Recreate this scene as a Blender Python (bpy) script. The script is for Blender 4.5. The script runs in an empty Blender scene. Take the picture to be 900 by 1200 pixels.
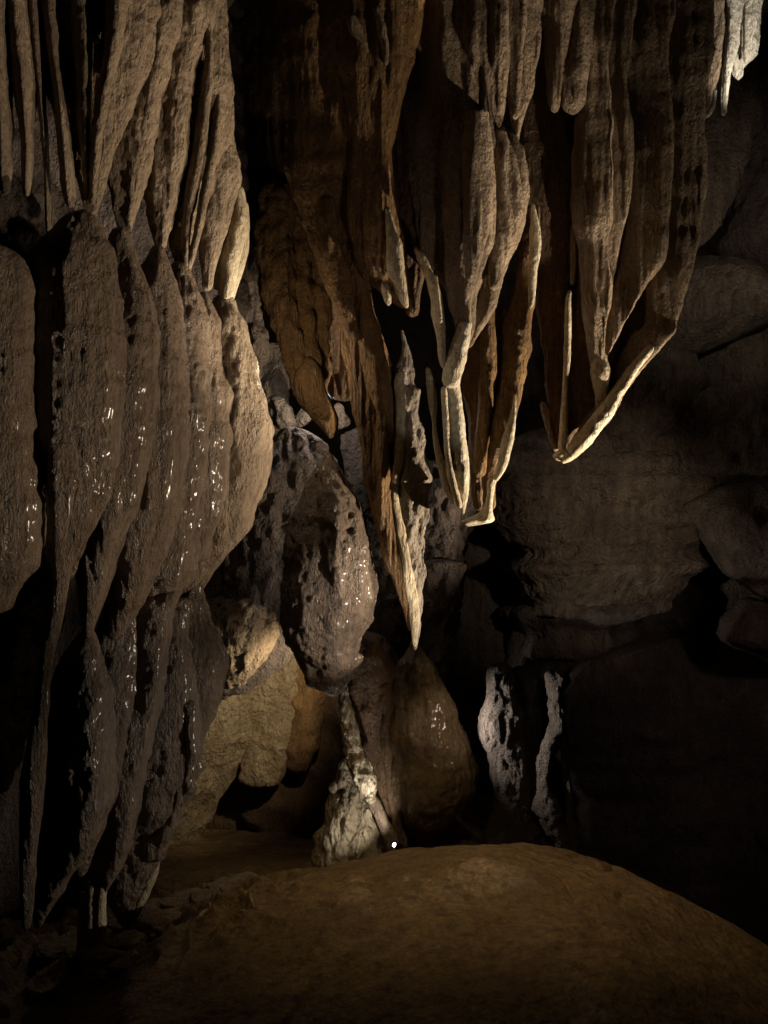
import bpy, math
import numpy as np

F = 1060.0                       # focal length in 900x1200 picture units
COL = bpy.context.scene.collection

def at(px, py, Y):
    return np.array([(px-450)/F*Y, Y, (600-py)/F*Y])

# ------------------------------------------------------------------ noise
_r = np.random.RandomState(7)
_P = np.concatenate([_r.permutation(256)]*3).astype(np.int32)
_G = _r.normal(size=(256, 3)); _G /= np.linalg.norm(_G, axis=1)[:, None]
_G = _G.astype(np.float32)

def perlin(p):
    p = p.astype(np.float32)
    i = np.floor(p).astype(np.int32); f = p-i; i &= 255
    u = f*f*f*(f*(f*6-15)+10)
    out = 0
    for dx in (0, 1):
        wx = u[:, 0] if dx else 1-u[:, 0]
        for dy in (0, 1):
            wy = u[:, 1] if dy else 1-u[:, 1]
            for dz in (0, 1):
                wz = u[:, 2] if dz else 1-u[:, 2]
                h = _P[_P[_P[i[:, 0]+dx]+i[:, 1]+dy]+i[:, 2]+dz]
                g = _G[h]
                out = out+wx*wy*wz*(g[:, 0]*(f[:, 0]-dx)+g[:, 1]*(f[:, 1]-dy)+g[:, 2]*(f[:, 2]-dz))
    return out*1.6

def fbm(p, o=3):
    s = 0; a = 1.0
    for k in range(o):
        s = s+a*perlin(p*(2.03**k)+k*17.3); a *= .5
    return s/1.5

def cell(p):
    """distance to nearest feature point (0 at the centres of round cells)"""
    p = p.astype(np.float32); i = np.floor(p).astype(np.int32); f = p-i
    best = np.full(len(p), 9., np.float32)
    for dx in (-1, 0, 1):
        for dy in (-1, 0, 1):
            for dz in (-1, 0, 1):
                h = _P[_P[_P[(i[:, 0]+dx) & 255]+((i[:, 1]+dy) & 255)]+((i[:, 2]+dz) & 255)]
                o = np.stack([_P[h], _P[h+7], _P[h+31]], 1)/255.
                d = o+np.array([dx, dy, dz])-f
                best = np.minimum(best, (d*d).sum(1))
    return np.sqrt(best)

def texture(P, t):
    """t: dict of weights -> displacement in metres"""
    d = np.zeros(len(P), np.float32)
    v = lambda a, b, c: P*np.array([a, b, c])
    if t.get('r'):   # rough
        d += t['r']*(.04*fbm(v(3, 3, 1.3), 2)+.022*fbm(v(12, 12, 6), 3)+.006*fbm(v(34, 34, 26), 2))
    if t.get('f'):   # fine vertical flutes
        d += t['f']*(.014*fbm(v(22, 22, .9), 2)+.02*perlin(v(7, 7, .5)))
    if t.get('p'):   # popcorn, drip knobs
        w = P+.05*np.stack([perlin(P*5), perlin(P*5+9), perlin(P*5+31)], 1)
        c = cell(w*np.array([9, 9, 4.5]))
        d += t['p']*.07*(.5-np.minimum(c, .85))
    if t.get('k'):   # drip stalks: elongated, sparse knobs in vertical rows
        c = cell((P+.03*perlin(P*4)[:, None])*np.array([10, 10, 3.2]))
        row = .5+.5*np.tanh(3*perlin(v(9, 9, .7)))
        d += t['k']*.075*row*np.maximum(.62-c, 0)
    if t.get('s'):   # irregular small beading along a rim
        d += t['s']*.011*fbm(v(10, 10, 34), 2)
    if t.get('q'):   # fine bubbly skin
        c = cell((P+.02*perlin(P*9)[:, None])*np.array([24, 24, 13]))
        d += t['q']*.024*(.5-np.minimum(c, .8))*(.7+perlin(P*2.3))
    if t.get('b'):   # big body warps
        d += t['b']*(.13*fbm(v(1.1, 1.1, .8), 2))
    if t.get('k2'):  # rock: ridged
        n = 1-np.abs(fbm(v(.9, .9, .9)+5, 3))*1.8
        d += t['k2']*(.22*n+.05*fbm(v(4, 4, 5), 3))
    if t.get('a'):   # angular blocks
        w = P+.25*np.stack([perlin(P*1.3), perlin(P*1.3+9), perlin(P*1.3+31)], 1)
        d += t['a']*(.22*(.6-cell(w*np.array([.9, .9, 1.3])))+.06*(.6-cell(w*np.array([3.1, 3.1, 4.]))))
    if t.get('v'):   # broad vertical folds
        w = P[:, :1]*1.0
        d += t['v']*(.10*perlin(v(3.2, 3.2, .45))+.05*np.abs(perlin(v(8, 8, .8)+3)))
    if t.get('c'):   # pebbled cells
        c = cell((P+.05*perlin(P*3)[:, None])*np.array([9, 9, 5.]))
        d += t['c']*.095*(.6-c)
    return d

# ------------------------------------------------------------------ objects
def link_mesh(name, V, Fc, mat, parent=None, smooth=True):
    me = bpy.data.meshes.new(name)
    base = np.array(parent.location) if parent else np.zeros(3)
    V = np.asarray(V, np.float64)-base
    Fc = np.asarray(Fc, np.int32)
    n = len(V); m, k = Fc.shape
    me.vertices.add(n); me.vertices.foreach_set('co', V.astype(np.float32).ravel())
    me.loops.add(m*k); me.loops.foreach_set('vertex_index', Fc.ravel())
    me.polygons.add(m)
    me.polygons.foreach_set('loop_start', np.arange(m, dtype=np.int32)*k)
    me.polygons.foreach_set('loop_total', np.full(m, k, np.int32))
    me.update(calc_edges=True); me.validate()
    me.polygons.foreach_set('use_smooth', np.full(len(me.polygons), smooth))
    me.materials.append(mat)
    o = bpy.data.objects.new(name, me); COL.objects.link(o)
    if parent: o.parent = parent
    return o

def thing(name, label, cat, base, group=None):
    o = bpy.data.objects.new(name, None); COL.objects.link(o)
    o.location = tuple(float(a) for a in base); o.empty_display_size = .2
    o['label'] = label; o['category'] = cat
    if group: o['group'] = group
    bpy.context.view_layer.update()
    return o

def tag(o, label, cat, group=None):
    o['label'] = label; o['category'] = cat
    if group: o['group'] = group
    return o

def hermite(ys, v, yq):
    ys = np.asarray(ys, float); v = np.asarray(v, float)
    if len(ys) < 3: return np.interp(yq, ys, v)
    h = np.diff(ys); s = np.diff(v)/h
    m = np.empty(len(ys)); m[0] = s[0]; m[-1] = s[-1]
    m[1:-1] = (s[:-1]*h[1:]+s[1:]*h[:-1])/(h[1:]+h[:-1])
    for j in range(1, len(ys)-1):
        if s[j-1]*s[j] <= 0: m[j] *= .35
        else: m[j] = np.sign(m[j])*min(abs(m[j]), 2.5*min(abs(s[j-1]), abs(s[j])))
    i = np.clip(np.searchsorted(ys, yq)-1, 0, len(h)-1)
    t = (yq-ys[i])/h[i]; t2 = t*t; t3 = t2*t
    return ((2*t3-3*t2+1)*v[i]+(t3-2*t2+t)*h[i]*m[i]+(-2*t3+3*t2)*v[i+1]+(t3-t2)*h[i]*m[i+1])

def grid_faces(R, M, wrap=True):
    a = np.arange(R-1)[:, None]*M; b = np.arange(M if wrap else M-1)[None, :]
    b2 = (b+1) % M
    return np.stack([(a+b).ravel(), (a+b2).ravel(), (a+M+b2).ravel(), (a+M+b).ravel()], 1)

def widen(rows, dl, frac=.25):
    """push the left edge of a body under its neighbour"""
    R = [r.split() for r in rows.split(';')]
    y0, y1 = float(R[0][0]), float(R[-1][0]); out = []
    for r in R:
        t = (float(r[0])-y0)/(y1-y0); k = min(1, t/frac, (1-t)/frac)
        r = list(r); r[1] = str(float(r[1])-dl*max(k, 0)); out.append(' '.join(r))
    return ';'.join(out)

NV = [0]
def lobe(name, rows, Y, mat, parent=None, thick=1.3, nose=.3, tex=None, amp=1., sq=1., slant=0.,
         step=2.2, cap=7., lean=0., wob=1., dmax=9., dmin=0., ret=False, sink=0.):
    """closed organic body swept down the rows 'y xl xr [dY]' (picture units, at distance Y)"""
    R = [[float(q) for q in r.split()] for r in rows.split(';') if r.strip()]
    ys = [r[0] for r in R]; dy = [r[3] if len(r) > 3 else 0. for r in R]
    n = max(8, int((ys[-1]-ys[0])/step)); yq = np.linspace(ys[0], ys[-1], n)
    xl = hermite(ys, [r[1] for r in R], yq); xr = hermite(ys, [r[2] for r in R], yq)
    Yq = Y+hermite(ys, dy, yq)
    w = np.maximum(xr-xl, 1.2)/2; c = (xl+xr)/2
    # closed ends
    e = np.minimum(yq-ys[0], ys[-1]-yq)
    w0 = w.copy(); ct, cb = cap if isinstance(cap, tuple) else (cap, cap)
    if not isinstance(cap, tuple): ct, cb = np.minimum(ct, .9*w0+1), np.minimum(cb, .9*w0+1)
    k = np.minimum(np.clip((yq-ys[0]+.15)/ct, 0, 1), np.clip((ys[-1]-yq+.15)/cb, 0, 1))
    w = w*np.sqrt(1-(1-k)**2)
    if sink:
        tt = np.clip(e/((ys[-1]-ys[0])*.35), 0, 1); Yq = Yq+sink*(1-tt)**2
    # organic wander
    if wob:
        q = np.stack([yq/38., np.full(n, c[0]*.37), np.full(n, Y)], 1)
        c = c+wob*np.minimum(w0*.12, 2.5)*perlin(q)
        w = w*(1+.07*wob*perlin(q*1.7+11))
    wm = w/F*Yq; d = np.clip(thick*wm, np.minimum(dmin, wm*3), dmax)
    X0 = (c-450)/F*Yq; Z = (600-yq)/F*Yq
    M = int(np.clip((w.max()*2+d.max()/Y*F)*2/step*.9, 14, 520))
    th = np.linspace(0, 2*math.pi, M, endpoint=False)
    cx, sx = np.cos(th), np.sin(th)
    if sq != 1:
        cx = np.sign(cx)*np.abs(cx)**sq; sx = np.sign(sx)*np.abs(sx)**sq
    xx = cx.copy()
    for _ in range(2):
        xx = xx+nose*.5*(1-xx**2)
    P = np.empty((n, M, 3))
    P[..., 0] = X0[:, None]+wm[:, None]*xx[None]
    P[..., 1] = Yq[:, None]-d[:, None]*sx[None]+slant*wm[:, None]*xx[None]
    P[..., 2] = Z[:, None]
    T = np.roll(P, -1, 1)-np.roll(P, 1, 1)
    N = np.stack([-T[..., 1], T[..., 0], 0*T[..., 0]], -1)
    N /= np.linalg.norm(N, axis=-1, keepdims=True)+1e-9
    sgn = np.sign((N[..., 0]*(P[..., 0]-X0[:, None])+N[..., 1]*(P[..., 1]-Yq[:, None])).sum())
    N *= sgn
    if tex:
        D = texture(P.reshape(-1, 3), tex).reshape(n, M)*amp
        lim = np.minimum(1, wm/.11)[:, None]
        P += N*(D*lim)[..., None]
    V = P.reshape(-1, 3)
    V = np.concatenate([V, P[0].mean(0)[None], P[-1].mean(0)[None]])
    Fq = grid_faces(n, M)
    i = np.arange(M); j = (i+1) % M; t0 = n*M; t1 = t0+1
    # fans as degenerate-free quads need tris: use separate tri list through quads with midpoint skip
    top = np.stack([np.full(M//2, t0), (2*np.arange(M//2)+2) % M, 2*np.arange(M//2)+1, 2*np.arange(M//2)], 1)
    b0 = (n-1)*M
    bot = np.stack([np.full(M//2, t1), b0+2*np.arange(M//2), b0+2*np.arange(M//2)+1, b0+(2*np.arange(M//2)+2) % M], 1)
    if M % 2:
        pass
    if sgn < 0: pass
    Fa = np.concatenate([Fq, top, bot])
    NV[0] += len(V)
    if ret: return V, Fa
    return link_mesh(name, V, Fa, mat, parent)

# ------------------------------------------------------------------ materials
def rockmat(name, c1, c2, c3=None, rough=(.45, .8), coat=0., bump=.5, fine=60., stretch=.5, streak=.4, pebble=0., spec=.4, scale=1.0, bd=.03):
    m = bpy.data.materials.new(name); m.use_nodes = True
    nt = m.node_tree; N = nt.nodes; L = nt.links; N.clear()
    out = N.new('ShaderNodeOutputMaterial'); b = N.new('ShaderNodeBsdfPrincipled')
    L.new(b.outputs[0], out.inputs['Surface'])
    g = N.new('ShaderNodeNewGeometry')
    def mapped(sx, sy, sz, off=0):
        mp = N.new('ShaderNodeMapping'); mp.inputs['Scale'].default_value = (sx, sy, sz)
        mp.inputs['Location'].default_value = (off, off*.7, off*.3)
        L.new(g.outputs['Position'], mp.inputs['Vector']); return mp.outputs[0]
    def noise(vec, sc, det=5, ro=.55, dist=0.):
        t = N.new('ShaderNodeTexNoise'); t.inputs['Scale'].default_value = sc
        t.inputs['Detail'].default_value = det; t.inputs['Roughness'].default_value = ro
        t.inputs['Distortion'].default_value = dist; L.new(vec, t.inputs['Vector']); return t.outputs[0]
    def ramp(fac, a, bb):
        r = N.new('ShaderNodeMapRange'); r.inputs['From Min'].default_value = a; r.inputs['From Max'].default_value = bb
        L.new(fac, r.inputs['Value']); return r.outputs[0]
    def mix(f, A, B, mode='MIX'):
        x = N.new('ShaderNodeMix'); x.data_type = 'RGBA'; x.blend_type = mode
        if isinstance(f, float): x.inputs[0].default_value = f
        else: L.new(f, x.inputs[0])
        for s, q in ((x.inputs[6], A), (x.inputs[7], B)):
            if isinstance(q, tuple): s.default_value = (*q, 1)
            else: L.new(q, s)
        return x.outputs[2]
    iso = mapped(1, 1, 1)
    big = noise(iso, 1.6*scale, 5, .6, .6)
    col = mix(ramp(big, .36, .62), c1, c2)
    st = noise(mapped(1, 1, .12, 3), 9*scale, 4, .6)
    col = mix(ramp(st, .42, .72), col, c3 or c2)
    mot = noise(iso, 24*scale, 5, .7)
    x = N.new('ShaderNodeMapRange'); x.inputs['From Min'].default_value = .3; x.inputs['From Max'].default_value = .7
    x.inputs['To Min'].default_value = .62; x.inputs['To Max'].default_value = 1.25
    L.new(mot, x.inputs['Value'])
    hs = N.new('ShaderNodeVectorMath'); hs.operation = 'SCALE'
    L.new(col, hs.inputs[0]); L.new(x.outputs[0], hs.inputs['Scale'])
    L.new(hs.outputs[0], b.inputs['Base Color'])
    rr = N.new('ShaderNodeMapRange'); rr.inputs['From Min'].default_value = .35; rr.inputs['From Max'].default_value = .65
    rr.inputs['To Min'].default_value = rough[0]; rr.inputs['To Max'].default_value = rough[1]
    L.new(noise(iso, 3.5, 4, .6), rr.inputs['Value']); L.new(rr.outputs[0], b.inputs['Roughness'])
    b.inputs['Specular IOR Level'].default_value = spec
    if coat:
        b.inputs['Coat Weight'].default_value = coat; b.inputs['Coat Roughness'].default_value = .16
    # bump
    h = noise(mapped(1, 1, stretch, 5), fine, 6, .62)
    h2 = noise(mapped(1, 1, .08, 9), fine*.8, 3, .5)
    ma = N.new('ShaderNodeMath'); ma.operation = 'MULTIPLY_ADD'; ma.inputs[1].default_value = streak
    L.new(h2, ma.inputs[0]); L.new(h, ma.inputs[2])
    last = ma.outputs[0]
    h3 = noise(mapped(1, 1, .6, 2), fine*.25, 4, .6)
    mb = N.new('ShaderNodeMath'); mb.operation = 'MULTIPLY_ADD'; mb.inputs[1].default_value = 1.6
    L.new(h3, mb.inputs[0]); L.new(last, mb.inputs[2]); last = mb.outputs[0]
    if pebble:
        vo = N.new('ShaderNodeTexVoronoi'); vo.inputs['Scale'].default_value = 26; vo.feature = 'SMOOTH_F1'
        L.new(mapped(1, 1, .55, 1), vo.inputs['Vector'])
        mc = N.new('ShaderNodeMath'); mc.operation = 'MULTIPLY_ADD'; mc.inputs[1].default_value = -pebble
        L.new(vo.outputs['Distance'], mc.inputs[0]); L.new(last, mc.inputs[2]); last = mc.outputs[0]
    bp = N.new('ShaderNodeBump'); bp.inputs['Strength'].default_value = bump; bp.inputs['Distance'].default_value = bd
    L.new(last, bp.inputs['Height']); L.new(bp.outputs[0], b.inputs['Normal'])
    return m

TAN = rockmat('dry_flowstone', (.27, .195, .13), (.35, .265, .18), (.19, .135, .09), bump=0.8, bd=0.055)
WET = rockmat('wet_flowstone', (.18, .125, .085), (.25, .18, .125), (.13, .09, .062), rough=(.2, .55), coat=.3, bump=.85, fine=85, pebble=.4, spec=.5, bd=.032)
WETD = rockmat('dark_wet_flowstone', (.16, .115, .08), (.21, .155, .115), (.12, .085, .06), rough=(.22, .5), coat=.35, bump=.75, spec=.5, bd=0.04)
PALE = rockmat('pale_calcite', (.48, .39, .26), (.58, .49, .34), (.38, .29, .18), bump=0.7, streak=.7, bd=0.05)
CREAM = rockmat('cream_lit_calcite', (.60, .52, .37), (.70, .63, .48), (.48, .39, .26), bump=0.7, streak=.5, bd=0.05)  # light on the drapery tips put into a paler colour
ORANGE = rockmat('iron_stained_flowstone', (.20, .11, .042), (.28, .165, .065), (.13, .07, .03), bump=0.75, streak=.9, bd=0.055)
BROWN = rockmat('wet_brown_flowstone', (.15, .10, .055), (.20, .14, .08), (.10, .065, .036), rough=(.15, .45), coat=.4, bump=.6, bd=0.04)
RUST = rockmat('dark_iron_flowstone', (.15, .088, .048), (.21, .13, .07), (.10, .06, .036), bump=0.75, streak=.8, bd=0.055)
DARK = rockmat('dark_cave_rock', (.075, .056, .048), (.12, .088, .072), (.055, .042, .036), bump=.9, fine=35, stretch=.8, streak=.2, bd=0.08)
GREY = rockmat('grey_limestone', (.15, .11, .08), (.24, .185, .135), (.085, .062, .047), bump=1., fine=26, stretch=.9, streak=.1, bd=0.11)
BLADE = rockmat('blade_calcite', (.30, .25, .20), (.40, .34, .27), (.20, .16, .125), bump=.8, fine=38, stretch=.7, streak=.3, bd=0.07)
LIME = rockmat('pale_limestone', (.33, .25, .15), (.42, .33, .21), (.24, .165, .09), bump=.9, fine=22, stretch=.9, streak=.1, bd=0.09)
MUD = rockmat('mud_floor', (.19, .12, .055), (.28, .185, .085), (.12, .075, .038), rough=(.55, .8), bump=.7, fine=18, stretch=1, streak=0, bd=0.06, scale=1.4)
BACKR = rockmat('layered_rock', (.14, .105, .085), (.21, .165, .135), (.09, .068, .055), bump=1., fine=30, stretch=2.2, streak=.1, bd=0.1)
PEBB = rockmat('pebbled_calcite', (.46, .37, .24), (.56, .47, .32), (.34, .26, .16), bump=.9, pebble=1.8, bd=.04, rough=(.3, .6), spec=.5)
LIMED = rockmat('dull_limestone', (.24, .175, .11), (.32, .24, .16), (.15, .10, .065), bump=.9, fine=34, stretch=.7, streak=.1, bd=0.08)
WHITE = rockmat('white_calcite', (.60, .55, .45), (.70, .65, .55), (.46, .41, .33), bump=.8, streak=.9, bd=.04)

G = {}
exec_parts = []

# ================================================================== LEFT FLOWSTONE CASCADE
lf = thing('flowstone_cascade', 'huge brown flowstone cascade of hanging folds above bulging lobes filling the left side', 'flowstone', at(60, 1110, 6.0))
UT = dict(r=.6, f=.7, p=.15, q=.8)
# body behind the folds, coloured dark to give the gaps their shade
lobe('backing_rock', '-330 -160 250; 0 -160 252; 120 -170 262; 240 -170 258; 330 -170 262; 480 -170 285; 600 -180 250; 700 -200 205; 850 -200 170; 1000 -160 120; 1120 -140 60; 1200 -140 30', 7.2, DARK, lf, thick=.28, nose=.1, slant=.75, tex=dict(r=1.2, v=.8), step=5)
folds = [
 ('-320 -30 8; 0 -22 9; 95 -12 10; 160 -6 11; 222 0 9; 228 3 7', 5.3, TAN, .5, 2.),
 ('-320 -2 40; 0 3 30; 97 15 37; 155 24 37; 222 27 34; 230 29 33', 5.4, TAN, .6, 2.),
 ('-320 30 60; 0 30 48; 58 36 49; 117 44 52; 195 51 57; 272 54 58; 282 55 57', 5.5, TAN, .6, 2.2),
 ('-320 48 90; 0 48 70; 78 59 73; 156 67 81; 235 75 86; 243 78 85', 5.55, TAN, .5, 2.2),
 ('-320 60 190; 0 66 178; 78 77 165; 136 85 144; 175 90 130; 222 97 118; 252 101 112', 5.7, TAN, .55, .75),
 ('-320 160 250; 0 165 213; 58 152 203; 97 146 193; 156 138 179; 214 138 166; 268 140 153; 276 143 151', 5.95, TAN, .75, 1.3),
 ('-320 190 290; 0 200 252; 78 186 230; 136 180 222; 195 178 215; 253 178 203; 292 182 192', 6.15, TAN, .7, 1.5),
 ('-320 220 300; 0 222 262; 78 216 268; 128 211 270; 195 205 252; 253 202 235; 311 207 224; 320 211 221', 6.35, TAN, .4, 1.1),
 ('-320 245 262; 40 248 262; 117 250 269; 163 247 274; 206 246 282; 241 242 273; 292 239 256; 341 237 247', 6.55, TAN, .4, 1.4),
]
for r, Y, m, ns, tk in folds:
    sl = 0.
    if any(q in r for q in ('60 190', '160 250', '190 290', '220 300', '245 262')): r = widen(r, 20); tk *= .5; sl = .45
    lobe('curtain_fold', r, Y, m, lf, sq=1.25 if sl else 1., thick=tk*(1.25 if sl else 1), nose=ns, slant=sl, tex=UT, dmax=.42)
# extra texture ribs on the broad panels
for r, Y in [('-320 130 165; 0 124 148; 78 118 136; 150 108 122; 240 104 110', 5.56),
             ('-320 90 120; 0 84 110; 78 88 108; 150 92 106; 230 99 105', 5.56),
             ('-320 236 256; 0 232 246; 60 240 250; 130 232 246; 200 222 236; 270 212 224; 315 213 220', 6.2),
             ('100 252 260; 160 246 258; 220 236 246; 290 222 232; 322 214 222', 6.25)]:
    lobe('curtain_rib', r, Y, TAN, lf, sink=.1, thick=1.2, nose=.3, tex=dict(r=.8, p=.3, q=1.), dmax=.12)
# fold on the right rim, its strong side light put into pale colour
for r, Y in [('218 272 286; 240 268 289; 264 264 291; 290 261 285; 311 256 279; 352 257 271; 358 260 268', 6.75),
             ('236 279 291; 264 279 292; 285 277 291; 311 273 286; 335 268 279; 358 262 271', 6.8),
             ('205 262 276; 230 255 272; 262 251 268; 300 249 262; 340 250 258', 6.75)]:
    lobe('pale_lit_fold', r, Y, PALE, lf, thick=1.3, nose=.2, tex=dict(r=.6, s=.3, f=.4))
# bulging lobes
LT = dict(r=.45, f=.95, p=.08, q=.5)
LW = dict(r=.55, f=.9, p=.3, q=.8)
lobes_ = [
 ('284 -60 4; 300 -80 20; 330 -90 30; 400 -95 34; 460 -95 33; 535 -90 38; 580 -90 42; 621 -90 44; 660 -80 36; 691 -70 17; 722 -55 2', 5.0, WET, LT, .75, .35),
 ('245 92 104; 256 78 112; 275 60 119; 303 40 127; 350 33 135; 428 28 140; 458 28 138; 516 33 134; 555 41 129; 590 47 119; 621 54 104; 652 60 87; 691 63 78; 730 57 71; 770 47 61; 830 40 56; 905 28 51; 983 24 44; 1080 25 36; 1090 27 34', 5.3, WET, LT, .9, .3),
 ('266 134 149; 290 132 157; 330 134 169; 389 134 182; 447 132 182; 500 130 178; 535 128 171; 598 122 158; 621 113 145; 668 106 129; 710 101 118; 748 99 106', 5.65, WET, LT, 1.0, .3),
 ('286 181 190; 310 172 197; 330 166 203; 389 170 213; 447 175 220; 500 174 220; 545 168 216; 600 155 208; 650 143 190; 690 134 172; 720 129 158; 750 125 138', 5.95, WET, LT, 1.1, .3),
 ('306 202 217; 325 200 226; 350 201 234; 408 208 244; 450 214 247; 497 216 246; 540 212 243; 575 206 238; 629 187 228; 660 171 225; 691 160 211; 722 152 171', 6.15, WET, LW, 1.1, .3),
 ('342 233 243; 365 234 252; 389 234 258; 430 238 262; 470 236 274; 515 232 274; 550 228 270; 590 222 262; 625 214 250; 660 200 240', 6.4, WET, LT, 1.2, .3),
 ('345 256 274; 365 250 281; 389 246 290; 419 246 298; 447 248 304; 480 252 312; 508 250 315; 555 246 311; 594 236 297; 629 224 281; 660 214 255; 691 202 234; 722 193 212', 6.65, TAN, dict(r=.7, p=.5), 1.0, .35),
]
for i, (r, Y, m, t, tk, ns) in enumerate(lobes_):
    sl = .35; tk *= .75
    if i > 1: r = widen(r, 32, .4); tk = 1.1; ns = .52; sl = .38
    Y = [5.0, 5.3, 5.66, 5.97, 6.26, 6.52, 6.78][i]
    lobe('flowstone_lobe', r, Y, m, lf, thick=tk, nose=ns, slant=sl, tex=t, dmax=.6)
for r, Y, m, t in [('405 266 290; 440 276 302; 480 280 310; 520 278 310; 560 268 305; 600 250 290; 628 240 276', 6.88, PALE, dict(r=.6, p=.5, q=.8)),  # edge rib: side light put into its pale colour
                ('400 248 266; 440 254 276; 500 254 277; 560 246 270; 600 238 260', 6.72, TAN, dict(r=.6, p=.4, q=.8)),
                ('600 190 226; 630 178 224; 660 172 214; 690 162 196; 712 158 176', 6.22, WET, dict(r=.7, p=.6, q=1)),
                ('470 60 92; 560 60 88; 620 64 78; 680 66 74', 5.12, WET, dict(r=.6, q=1.2, f=.6)),
                ('500 108 136; 560 100 130; 600 88 114; 640 80 98; 680 72 84', 5.3, WET, dict(r=.6, q=1.2, f=.6)),
                ('450 146 170; 540 138 162; 600 126 152; 650 116 134', 5.6, WET, dict(r=.6, q=1.2, f=.6)),
                ('460 188 214; 550 182 210; 610 170 198; 660 156 182; 700 142 160', 5.95, WET, dict(r=.6, q=1.2, f=.6)),
                ('540 222 244; 600 210 238; 640 196 226; 680 180 212; 712 168 186', 6.25, WET, dict(r=.6, q=1.2, p=.5))]:
    lobe('lobe_rib', r, Y, m, lf, sink=.2, thick=.45, slant=.5, nose=.25, tex=t, dmax=.12)
# tapering lower curtains
low = [
 ('735 98 108; 760 90 114; 790 86 121; 866 72 126; 913 62 126; 963 60 118; 1003 66 102; 1026 60 83; 1061 48 63; 1088 42 47', 5.75, WETD, 1.2, .75),
 ('715 128 162; 745 124 163; 800 120 165; 860 116 152; 920 108 142; 960 100 128; 1000 94 112; 1028 90 98', 6.1, WETD, 1.0, .4),
 ('690 178 214; 722 158 197; 769 160 193; 828 150 184; 886 140 172; 933 132 164; 975 122 156; 1014 116 145; 1040 116 128; 1048 117 124', 6.2, WETD, 1.3, .85),
 ('712 190 220; 740 184 219; 769 184 224; 828 178 228; 886 168 231; 920 160 224; 950 154 212; 975 152 197; 1000 150 188; 1040 144 172; 1086 140 152', 6.45, WETD, 1.0, .45),
 ('676 230 236; 700 228 239; 718 216 243; 750 214 258; 780 216 265; 815 218 262; 850 216 247; 894 210 237; 930 200 222', 6.7, WETD, 1.0, .1),
 ('700 200 226; 735 196 222; 780 190 236; 840 186 240; 890 180 232; 940 170 214', 6.62, WETD, 1.0, .2),
]
for r, Y, m, tk, ns in low:
    r = widen(r, 22, .15); tk *= .75
    lobe('drip_curtain', r, Y, m, lf, thick=tk, nose=ns, tex=dict(r=.7, f=.4, p=.15, q=.5), slant=.3, dmax=.5)
lobe('knobbly_rim', '820 212 230; 870 212 233; 905 204 230; 940 192 220; 965 184 208; 990 170 196; 1010 166 188', 6.4, WETD, lf, thick=1., nose=.2, tex=dict(r=1, k=1.2, p=1.6), dmax=.2)
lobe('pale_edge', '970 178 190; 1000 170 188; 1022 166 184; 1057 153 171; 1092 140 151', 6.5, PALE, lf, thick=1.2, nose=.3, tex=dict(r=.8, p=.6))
for x0, x1, yb, yt in ((90, 101, 1100, 1056), (98, 113, 1112, 1044), (110, 124, 1100, 1036)):
    lobe('pale_column', f'{yt-12} {x0+4} {x1+2}; {yt+20} {x0+1} {x1}; {yb} {x0} {x1}; {yb+34} {x0-2} {x1+2}', 6.2, PALE, lf, thick=1.1, nose=.2, tex=dict(r=.7, f=.8), cap=3)

# ================================================================== DARK CURTAIN WALL (upper, behind)
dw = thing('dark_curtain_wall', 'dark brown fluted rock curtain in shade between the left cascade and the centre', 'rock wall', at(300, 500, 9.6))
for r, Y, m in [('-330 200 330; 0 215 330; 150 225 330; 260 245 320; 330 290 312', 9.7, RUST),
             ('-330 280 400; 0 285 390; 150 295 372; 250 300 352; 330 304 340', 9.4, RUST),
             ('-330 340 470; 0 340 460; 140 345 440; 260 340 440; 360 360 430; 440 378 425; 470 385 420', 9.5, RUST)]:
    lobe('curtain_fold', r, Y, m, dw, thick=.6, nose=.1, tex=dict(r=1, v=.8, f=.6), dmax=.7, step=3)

# ================================================================== RUGGED IRON-STAINED CURTAIN
rc = thing('stained_flowstone_curtain', 'rugged orange brown flowstone curtain ending in a rounded drip bulb, behind the pale left rim', 'flowstone', at(375, 505, 9.0))
for r, Y, tk in [('215 308 345; 250 304 352; 300 302 350; 350 306 350; 400 322 356; 440 338 365; 470 348 372', 9.0, 1.),
                 ('225 335 372; 280 332 372; 330 332 368; 380 340 372; 430 350 378; 460 356 380', 9.1, 1.),
                 ('240 360 392; 300 356 392; 350 356 390; 410 360 388; 450 366 386; 470 370 382', 9.2, 1.)]:
    lobe('curtain_fold', r, Y, ORANGE, rc, thick=tk, nose=.2, tex=dict(r=1.2, f=.6, p=.9, v=.3))
lobe('drip_bulb', '418 356 366; 432 349 375; 452 345 381; 472 350 388; 492 366 396; 508 381 394; 514 385 390', 8.9, ORANGE, rc, thick=1., nose=.1, tex=dict(r=.5))

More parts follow.
